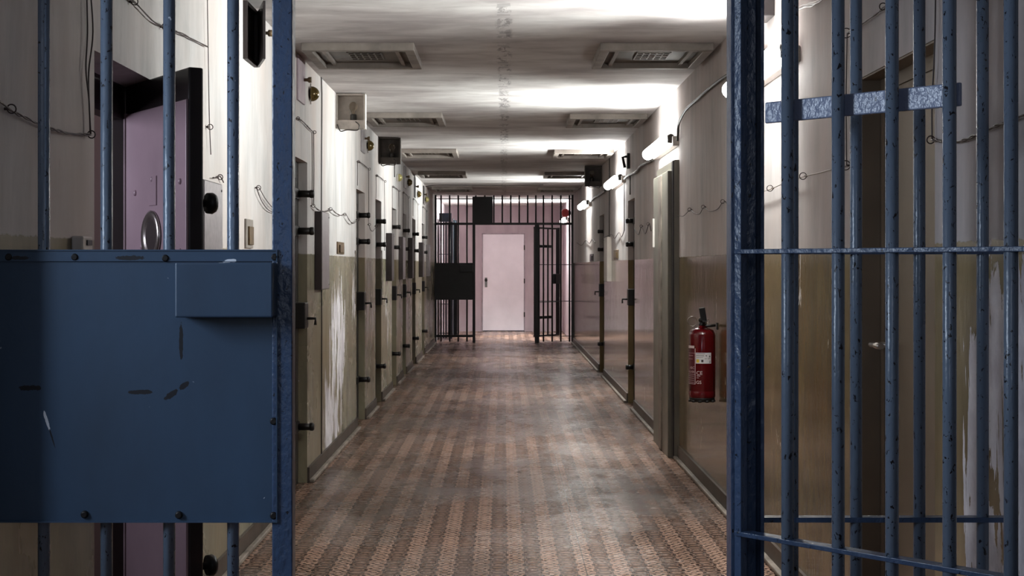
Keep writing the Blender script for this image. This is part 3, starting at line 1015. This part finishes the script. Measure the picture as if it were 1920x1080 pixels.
wire('alarm_wire', 'sagging wire festooned on left wall above the mauve steel box', L_([(582, 387), (590, 394), (603, 397), (615, 393), (622, 399), (632, 404), (642, 402), (648, 412), (655, 419), (661, 416), (667, 412)], 0.026), 0.0038, M['wire'], (0.005, 6),
     [wl(582, 386), wl(615, 392), wl(642, 402), wl(667, 412)], group=G1)
wire('alarm_wire', 'drooping wire between third and fourth left cell doors', L_([(689, 422), (692, 431), (697, 433), (702, 425)]), 0.004, M['wire'], None, [wl(689, 421), wl(702, 424)], group=G1)
wire('conduit', 'straight conduit running down the left wall past the mauve box', L_([(592, 132), (601, 146), (601.5, 260), (601, 400), (601.5, 640), (601, 860)], 0.006), 0.0042, M['cable'], cat='conduit', group=None, k=3)
wire('conduit', 'thin conduit from the dark bulb box down the left wall', L_([(738, 308), (738.5, 332)], 0.008), 0.006, M['cable'], cat='conduit', group=None, k=2)
for k, (u, v0, v1) in enumerate(((651, 470, 570), (704 - 3, 470, 545))):
    root = wire('chain', '%s short rusty chain hanging on left wall beside a cell door' % ['nearer', 'farther'][k], L_([(u + 13, v0), (u + 13.3, (v0 + v1) / 2), (u + 13, v1)], 0.01), 0.005, M['edge'], (0.006, 12), cat='chain', group='hanging chains')

# right wall
wire('alarm_wire', 'wire scalloped between hooks on right wall above the extinguisher', R_([(1274, 404), (1285, 405), (1298, 394), (1306, 400), (1316, 401), (1324, 389), (1335, 396), (1350, 392), (1361, 379), (1376, 384), (1400, 378), (1437, 360)]), 0.0036, M['wire'], None, [wr(1298, 393), wr(1324, 388), wr(1361, 378)], 1, group=G2)
wire('alarm_wire', 'pale wire rising between ring hooks behind the open blue gate', R_([(1437, 359), (1452, 354), (1480, 342), (1514, 331), (1540, 325), (1570, 317), (1595, 311)]), 0.0032, M['edge'], None, [wr(1451, 353), wr(1514, 330)], 1, group=G2, hr=0.014)
wire('alarm_wire', 'straight red-brown wire hung between two ring hooks behind blue gate', R_([(1596, 62), (1594, 180), (1595, 310)]), 0.003, M['wire'], None, [wr(1596, 62), wr(1595, 310)], 1, group=G2, hr=0.017)
wire('alarm_wire', 'twisted wire crossing right wall above the brown cell door', R_([(1596, 62), (1625, 44), (1645, 30), (1670, 12), (1700, -10), (1762, -60)]), 0.0034, M['wire'], (0.007, 5), [wr(1666, 12)], 1, group=G2)
wire('alarm_wire', 'thin wire hanging down right wall past the brown door', R_([(1764, -40), (1762, 80), (1757, 190), (1757, 262)]), 0.0034, M['wire'], None, [wr(1757, 262)], 1, group=G2)
wire('alarm_wire', 'twisted dark wire sagging across right wall at far right', R_([(1757, 262), (1790, 267), (1820, 262), (1860, 244), (1890, 232), (1940, 212)]), 0.0042, M['wire'], (0.006, 6), [], 1, group=G2)
wire('alarm_wire', 'scalloped wire on right wall left of the proud grey door', R_([(1192, 428), (1200, 440), (1206, 425), (1213, 438), (1220, 420), (1224, 433)]), 0.005, M['wire'], None, [wr(1206, 424), wr(1219, 420)], 1, group=G2)
wire('alarm_wire', 'scalloped wire on right wall above the white steel box', R_([(1132, 447), (1142, 442), (1150, 440), (1155, 447), (1163, 436), (1168, 444), (1173, 432)]), 0.006, M['wire'], None, [], 1, group=G2)
wire('alarm_wire', 'scalloped wire on right wall nearest the far gate', R_([(1083, 455), (1092, 460), (1100, 451), (1107, 456), (1112, 449), (1118, 455)]), 0.007, M['wire'], None, [], 1, group=G2)
G3 = 'lamp feed cables on the right wall'
wire('lamp_cable', 'dark cable dropping along right wall to the second tube lamp', R_([(1440, 95), (1368, 142), (1340, 162), (1310, 188), (1292, 205), (1282, 222), (1277, 235), (1276, 252), (1275.5, 264)], 0.018), 0.009, M['cable'], None, [], 1, 'cable', G3)
wire('lamp_cable', 'wavy cable between the second and third tube lamps', R_([(1228, 300), (1217, 306), (1207, 311), (1198, 322), (1185, 328), (1180, 331), (1175.5, 335)], 0.022), 0.013, M['cable'], (0.008, 5), [], 1, 'cable', G3)
wire('lamp_cable', 'wavy cable between the third and fourth tube lamps', R_([(1138, 357), (1128, 365), (1118, 370), (1113, 375), (1110.5, 378)], 0.022), 0.015, M['cable'], (0.009, 5), [], 1, 'cable', G3)
wire('lamp_cable', 'pale thick cable rising from nearest tube lamp behind gate bars', R_([(1462, 60), (1500, 24), (1516, 12), (1535, 8), (1560, -8), (1600, -40)], 0.024), 0.008, M['pale_cable'], (0.009, 4), [], 1, 'cable', G3)
wire('conduit', 'thin conduit down right wall by the third tube lamp', R_([(1172, 333), (1172, 380), (1172, 432)], 0.008), 0.005, M['cable'], None, [], 1, 'conduit', None, k=2)
wire('conduit', 'thin dark conduit down right wall past the third lamp', R_([(1183, 330), (1183, 365)], 0.008), 0.006, M['cable'], None, [], 1, 'conduit', None, k=2)
wire('conduit', 'straight conduit on right wall before the third tube lamp', R_([(1144, 296), (1144, 330), (1143.5, 446)], 0.008), 0.006, M['cable'], None, [], 1, 'conduit', None, k=2)
p = wr(1181, 297)
root = thing('bracket', tuple(p), 'small black iron bracket high on right wall past second lamp', 'bracket')
MB().box(p.x, p.x - 0.03, p.y - 0.03, p.y + 0.03, p.z - 0.10, p.z + 0.05).build('back_plate', M['iron'], root, bevel=0.004)
MB().tube([(p.x - 0.02, p.y, p.z + 0.02), (p.x - 0.07, p.y, p.z + 0.01), (p.x - 0.05, p.y, p.z - 0.09)], 0.014, 8).build('arm', M['iron'], root)
wire('ceiling_cable', 'thin cable strung across the ceiling before the far gate', [(-1.2, 21.7, 2.57), (-1.0, 21.7, 2.595), (-0.4, 21.7, 2.59), (0.1, 21.7, 2.585), (0.6, 21.7, 2.6)], 0.006, M['cable'], None, [], 1, 'cable', None)

# ------------------------------------------------------------------ barred gates
BR = 0.0145


def bar(x, y, z0, z1, root, mat, r=BR):
    MB().tube([(x, y, z0), (x, y, z1)], r, 14).build('bar', mat, root)


def partition(Y, mats, label, zs_top, zs_bot, near):
    mf, mbar, msheet = mats
    root = thing('barred_partition', (0, Y, 0), label, 'barred partition', 'fixed barred partitions across the corridor')
    yb = Y + 0.03
    tz = 2.11
    # posts
    MB().box(-0.558, -0.509, Y, Y + 0.052, 0, CZ if near else tz).build('post', mf, root, bevel=0.003)
    ch = MB()
    ch.box(0.546, 0.555, Y, Y + 0.07, 0, tz).box(0.617, 0.626, Y, Y + 0.07, 0, tz).box(0.555, 0.617, Y + 0.061, Y + 0.07, 0, tz)
    if near:
        ch.box(0.546, 0.626, Y, Y + 0.07, tz, CZ)
    ch.build('post', mf, root, bevel=0.0015)
    for xs in () if near else (-1, 1):
        MB().box(xs * XW, xs * (XW - 0.035), Y + 0.005, Y + 0.045, 0, CZ).build('wall_stile', mf, root)
    MB().box(-XW + 0.001, XW - 0.001, Y + 0.006, Y + 0.046, tz - 0.02, tz + 0.02).build('transom', mf, root)
    MB().box(-XW + 0.001, XW - 0.001, Y + 0.012, Y + 0.04, CZ - 0.075, CZ - 0.06).build('top_rail', mf, root)
    # bars
    lx = [-1.116, -0.964, -0.812, -0.657]
    rx = [0.70, 0.854, 1.0075, 1.161]
    for x in lx + rx:
        bar(x, yb, 0.02, CZ - 0.005, root, mbar)
    for x in (-0.5, -0.34, -0.18, -0.03, 0.12, 0.27, 0.42, 0.565):
        bar(x, yb, tz, CZ - 0.005, root, mbar)
    # rails of the right panel and the left panel
    for z in (1.386, 0.738, 0.12):
        MB().box(0.626, XW - 0.001, Y + 0.014, Y + 0.046, z - 0.006, z + 0.006).build('rail', mf, root)
    for z in (0.12,):
        MB().box(-XW + 0.001, -0.558, Y + 0.01, Y + 0.046, z - 0.02, z + 0.02).build('rail', mf, root)
    # sheet with folded edges and its lock box
    sx0, sx1 = -XW + 0.001, -0.5445
    s = MB()
    s.box(sx0, sx1, Y + 0.004, Y + 0.009, zs_bot, zs_top)
    s.box(sx0, sx1, Y - 0.004, Y + 0.009, zs_top - 0.003, zs_top)
    s.box(sx0, sx1, Y - 0.005, Y + 0.009, zs_bot, zs_bot + 0.003)
    s.box(sx1 - 0.003, sx1, Y - 0.005, Y + 0.009, zs_bot + 0.003, zs_top - 0.003)
    sh = s.build('sheet_panel', msheet, root)
    if near:
        st = MB()
        st.box(sx0, sx1 + 0.002, Y - 0.001, Y + 0.004, zs_top - 0.028, zs_top - 0.003)
        st.build('edge_strip', msheet, sh)
    for (u, v) in ((140, 482), (310, 484), (515, 482), (158, 965), (335, 966), (513, 967), (513, 790), (16, 482)):
        x, z = (u - 945) / 780.0, H + (500 - v) / 780.0
        if not near:
            z += 0.026
        MB().lathe([(0.0095, 0), (0.0095, 0.004), (0.006, 0.009)], (x, Y + 0.004, z), (0, -1, 0), 10).build('bolt', M['iron'], sh)
    # lock box
    bx0, bx1 = -0.776, -0.545
    bz0, bz1 = (1.2300, 1.3595) if near else (1.256, 1.385)
    lb = MB()
    lb.box(bx0, bx1, Y - 0.068, Y + 0.004, bz0, bz1)
    lb.build('lock_box', msheet, root, bevel=0.004)
    if not near:
        MB().box(-0.56, -0.20, Y - 0.005, Y + 0.01, tz - 0.01, CZ - 0.03).build('upper_sheet', mf, root)
        for xs in (-0.99, -0.88):
            MB().box(xs, xs + 0.05, Y + 0.04, Y + 0.05, 0.1, tz).build('flat_bar', mf, root)
    return root


partition(YG, (M['blue'], M['blue_bar'], M['blue_sheet']), 'blue barred partition with sheet panel framing the opening in front', 1.391, 0.735, True)
partition(YG2, (M['black'], M['black'], M['black']), 'black barred partition with sheet panel at the far end', 1.417, 0.764, False)


def gate_leaf(H0, d, mats, label, zt, n0, sp, nb, near):
    """a barred leaf hinged at H0, running along the direction d"""
    mf, mbar, mflat = mats
    d = Vector(d).normalized()
    nrm = Vector((d.y, -d.x, 0))
    if nrm.y > 0:
        nrm = -nrm
    H0 = Vector(H0)
    root = thing('barred_gate', (H0.x, H0.y, 0), label, 'barred gate', 'hinged barred gate leaves')
    Lg = n0 + sp * (nb - 1) + 0.075

    def bx(s0, s1, t0, t1, z0, z1, name, mat, bv=0.0015, parent=None):
        m = MB()
        c = H0 + d * (s0 + s1) / 2 + nrm * (t0 + t1) / 2
        m.obox((c.x, c.y, (z0 + z1) / 2), d * abs(s1 - s0) / 2, nrm * abs(t1 - t0) / 2, (0, 0, abs(z1 - z0) / 2))
        return m.build(name, mat, parent or root, bevel=bv)
    bx(-0.004, 0.016, -0.012, 0.012, 0.10, zt, 'hinge_stile', mf)
    bx(Lg - 0.035, Lg, -0.018, 0.018, 0.10, zt, 'lock_stile', mf)
    for z, nm, hgt in ((0.115, 'bottom_rail', 0.03), (0.712, 'rail', 0.011), (1.386, 'rail', 0.011), (zt - 0.02, 'top_rail', 0.03)):
        bx(0.0, Lg - 0.035, -0.018, 0.018, z - hgt / 2, z + hgt / 2, nm, mf)
    for k in range(nb):
        q = H0 + d * (n0 + sp * k)
        bar(q.x, q.y, 0.10, zt - 0.02, root, mbar, BR)
    for zc in (1.716, 0.44):
        bx(0.06, n0 + sp * 3 + 0.012, -0.032, -0.022, zc - 0.025, zc + 0.025, 'flat_bar', mflat, 0.003)
    lk = bx(Lg - 0.17, Lg - 0.03, -0.045, 0.045, 1.04, 1.22, 'lock_case', mf, 0.004)
    return root


gate_leaf((0.5635, YG - 0.005, 0), (0.681, -0.732, 0), (M['blue'], M['blue_bar'], M['blue_flat']), 'blue barred gate swung open towards us on right', 2.08, 0.142, 0.138, 7, True)
gate_leaf((0.54, YG2 + 0.09, 0), (0.60, 0.80, 0), (M['black'], M['black'], M['black']), 'black barred gate standing ajar on right of the far partition', 2.06, 0.142, 0.138, 5, False)

# barred cage doors behind the far partition
root = thing('barred_cage', (-1.0, 26.6, 0), 'dark blue barred cage standing behind the far partition on left', 'cage')
yc = 26.3
MB().box(-1.2, -0.97, yc - 0.03, yc + 0.03, 2.18, 2.34).build('top_beam', M['blackblue'], root)
MB().box(-1.0, -0.955, yc - 0.03, yc + 0.03, 0.02, 2.18).build('post', M['blackblue'], root)
MB().box(-0.95, -0.94, yc - 0.02, yc + 0.95, 0.04, 2.24).build('side_sheet', M['blackblue'], root)
MB().box(-0.955, -0.905, yc + 1.0, yc + 1.05, 0.02, 2.24).build('post', M['blackblue'], root)
for x in (-1.17, -1.12, -1.07):
    bar(x, yc, 0.03, 2.2, root, M['blackblue'], 0.012)
for k in range(4):
    bar(-0.93, yc + 0.2 + k * 0.2, 0.05, 2.22, root, M['blackblue'], 0.014)
for z in (1.58, 0.66, 0.12):
    MB().box(-1.2, -1.0, yc - 0.01, yc + 0.01, z - 0.006, z + 0.006).build('rail', M['blackblue'], root)

# the red bell beyond the far gate
p = Vector((XW - 0.10, 26.2, 2.34))
root = thing('alarm_bell', tuple(p), 'round red alarm bell on right wall beyond the far partition', 'bell')
MB().box(XW, p.x + 0.02, p.y - 0.02, p.y + 0.06, p.z - 0.03, p.z + 0.03).build('bracket', M['iron'], root)
MB().lathe([(0.075, 0), (0.078, 0.01), (0.07, 0.03), (0.045, 0.045), (0.01, 0.05)], (p.x, p.y, p.z), (0, -1, 0), 24).build('gong', M['redbell'], root)

# ------------------------------------------------------------------ fire extinguisher
EX, EY, EZ = 1.1415, 8.20, 0.592
ER = 0.0765
root = thing('fire_extinguisher', (EX, EY, EZ), 'red fire extinguisher with white label hung low on right wall', 'fire extinguisher')
b = MB()
b.lathe([(0.070, 0.0), (ER, 0.012), (ER, 0.04), (ER - 0.0012, 0.042), (ER - 0.0012, 0.046), (ER, 0.048), (ER, 0.365), (ER - 0.002, 0.372), (0.066, 0.392), (0.045, 0.402), (0.024, 0.406), (0.022, 0.418)], (EX, EY, EZ), (0, 0, 1), 40)
b.build('cylinder', M['red'], root)
b = MB()
b.lathe([(0.062, -0.018), (0.068, -0.016), (0.073, -0.004), (0.073, 0.012)], (EX, EY, EZ), (0, 0, 1), 32)
for k in range(10):
    t = 2 * math.pi * k / 10
    b.lathe([(0.012, 0), (0.012, 0.012)], (EX + 0.066 * math.cos(t), EY + 0.066 * math.sin(t), EZ - 0.020), (0, 0, 1), 10)
b.build('foot_ring', M['iron'], root)
b = MB()
b.lathe([(0.020, 0), (0.020, 0.014), (0.014, 0.016), (0.014, 0.026), (0.021, 0.028), (0.021, 0.042), (0.012, 0.05)], (EX, EY, EZ + 0.414), (0, 0, 1), 20)
va = b.build('valve', M['iron'], root)
zv = EZ + 0.455
b = MB()
b.obox((EX + 0.004, EY - 0.01, zv + 0.028), Vector((0.017, 0, 0.003)), (0, 0.012, 0), Vector((-0.008, 0, 0.046)) * 0.85)
b.build('squeeze_lever', M['iron'], root, bevel=0.004)
b = MB()
b.obox((EX + 0.006, EY - 0.04, zv - 0.008), (0.010, 0, 0), (0, 0.045, 0.004), (0, 0, 0.004))
b.build('carry_handle', M['iron'], root, bevel=0.002)
b = MB()
ring(b, (EX - 0.058, EY - 0.01, zv - 0.012), (0, 1, 0.1), 0.028, 0.0022, 24)
b.build('pin_ring', M['steel'], root)
b = MB()
ring(b, (EX + 0.028, EY - 0.01, zv - 0.012), (0, 1, 0.1), 0.012, 0.0022, 16)
b.build('pull_pin', M['steel'], root)
b = MB()
b.box(XW, XW - 0.006, EY - 0.012, EY + 0.012, EZ + 0.395, EZ + 0.435)
b.tube([(XW - 0.01, EY, EZ + 0.42), (EX, EY, EZ + 0.412)], 0.008, 8)
b.build('wall_hook', M['iron'], root)
b = MB()
b.tube(smooth_path([(EX + 0.015, EY + 0.02, EZ + 0.43), (EX + 0.03, EY + 0.07, EZ + 0.42), (EX + 0.03, EY + 0.098, EZ + 0.33), (EX + 0.03, EY + 0.096, EZ + 0.12)]), 0.011, 10)
b.build('hose', M['iron'], root)

FA = math.atan2(-EY, -EX)          # the angle of the side that faces the corridor's near end


def on_cyl(t, z, off):             # t: metres along the round surface to the right, from the middle of the face
    a_ = FA + t / ER
    return Vector((EX + (ER + off) * math.cos(a_), EY + (ER + off) * math.sin(a_), z))


def cpatch(mb, t0, t1, z0, z1, off, n=8):
    for k in range(n):
        a_, b_ = t0 + (t1 - t0) * k / n, t0 + (t1 - t0) * (k + 1) / n
        mb.quad(on_cyl(a_, z0, off), on_cyl(b_, z0, off), on_cyl(b_, z1, off), on_cyl(a_, z1, off), smooth=True)
    return mb


def ctext(txt, t0, z0, size, mat, off, name, parent):
    cu = bpy.data.curves.new('lettering', 'FONT')
    cu.body = txt
    cu.size = size
    cu.resolution_u = 3
    to = bpy.data.objects.new('lettering', cu)
    COL.objects.link(to)
    dg = bpy.context.evaluated_depsgraph_get()
    me = to.evaluated_get(dg).to_mesh()
    mb = MB()
    mb.V = [on_cyl(t0 + v.co.x, z0 + v.co.y, off) for v in me.vertices]
    mb.F = [tuple(p.vertices) for p in me.polygons]
    mb.S = [False] * len(mb.F)
    to.evaluated_get(dg).to_mesh_clear()
    bpy.data.objects.remove(to)
    bpy.data.curves.remove(cu)
    return mb.build(name, mat, parent)


# pixel scale at the extinguisher is about 332 px per metre: label zones measured on the photograph
lab = cpatch(MB(), -0.036, 0.056, EZ + 0.204, EZ + 0.266, 0.0008, 10).build('label', M['label_white'], root)
c = MB()
cpatch(c, -0.033, 0.016, EZ + 0.258, EZ + 0.2605, 0.0012, 5)
cpatch(c, -0.033, 0.012, EZ + 0.2475, EZ + 0.2505, 0.0012, 5)
cpatch(c, -0.033, 0.006, EZ + 0.2375, EZ + 0.239, 0.0012, 5)
cpatch(c, -0.004, 0.008, EZ + 0.212, EZ + 0.226, 0.0012, 3)
cpatch(c, 0.016, 0.027, EZ + 0.2315, EZ + 0.2335, 0.0012, 2)
cpatch(c, 0.034, 0.050, EZ + 0.2315, EZ + 0.2335, 0.0012, 2)
c.quad(on_cyl(0.020, EZ + 0.252, 0.0012), on_cyl(0.026, EZ + 0.242, 0.0012), on_cyl(0.027, EZ + 0.253, 0.0012))
for k in range(3):
    cpatch(c, 0.042 + 0.001 * k, 0.052 - 0.001 * k, EZ + 0.208 + k * 0.005, EZ + 0.2105 + k * 0.005, 0.0012, 2)
c.quad(on_cyl(0.041, EZ + 0.240, 0.0012), on_cyl(0.051, EZ + 0.240, 0.0012), on_cyl(0.046, EZ + 0.254, 0.0012))
c.build('label_print', M['label_dark'], lab)
cpatch(MB(), -0.032, -0.016, EZ + 0.210, EZ + 0.228, 0.0012, 3).build('yellow_mark', M['label_yellow'], lab)
lab2 = MB()
cpatch(lab2, -0.112, -0.0385, EZ + 0.085, EZ + 0.288, 0.0006, 8)
lab2 = lab2.build('side_label', M['label_maroon'], root)
c = MB()
cpatch(c, -0.0415, -0.0385, EZ + 0.085, EZ + 0.290, 0.0010, 2)
cpatch(c, -0.112, -0.0385, EZ + 0.085, EZ + 0.087, 0.0010, 6)
cpatch(c, -0.112, -0.0415, EZ + 0.140, EZ + 0.1415, 0.0010, 6)
cpatch(c, -0.112, -0.0415, EZ + 0.262, EZ + 0.2635, 0.0010, 6)
cpatch(c, -0.112, -0.046, EZ + 0.290, EZ + 0.305, 0.0010, 6)
for k in range(4):
    cpatch(c, -0.105, -0.048, EZ + 0.094 + k * 0.012, EZ + 0.0955 + k * 0.012, 0.0010, 4)
cpatch(c, -0.105, -0.058, EZ + 0.228, EZ + 0.2295, 0.0010, 4)
cpatch(c, -0.105, -0.055, EZ + 0.247, EZ + 0.249, 0.0010, 4)
c.build('label_lines', M['label_pink'], lab2)
ctext('ABC', -0.0835, EZ + 0.172, 0.020, M['label_pink'], 0.0011, 'lettering', lab2)
ctext('PULVER', -0.101, EZ + 0.150, 0.0165, M['label_pink'], 0.0011, 'lettering', lab2)
ctext('CE', -0.033, EZ + 0.140, 0.030, M['label_pink'], 0.0010, 'lettering', root)
cpatch(MB(), -0.031, -0.010, EZ + 0.132, EZ + 0.135, 0.0010, 3).build('print_line', M['label_pink'], root)
cpatch(MB(), -0.032, -0.018, EZ + 0.121, EZ + 0.1228, 0.0010, 3).build('print_line', M['label_pink'], root)
ctext('GS', -0.034, EZ + 0.088, 0.026, M['label_pink'], 0.0010, 'test_mark', root)
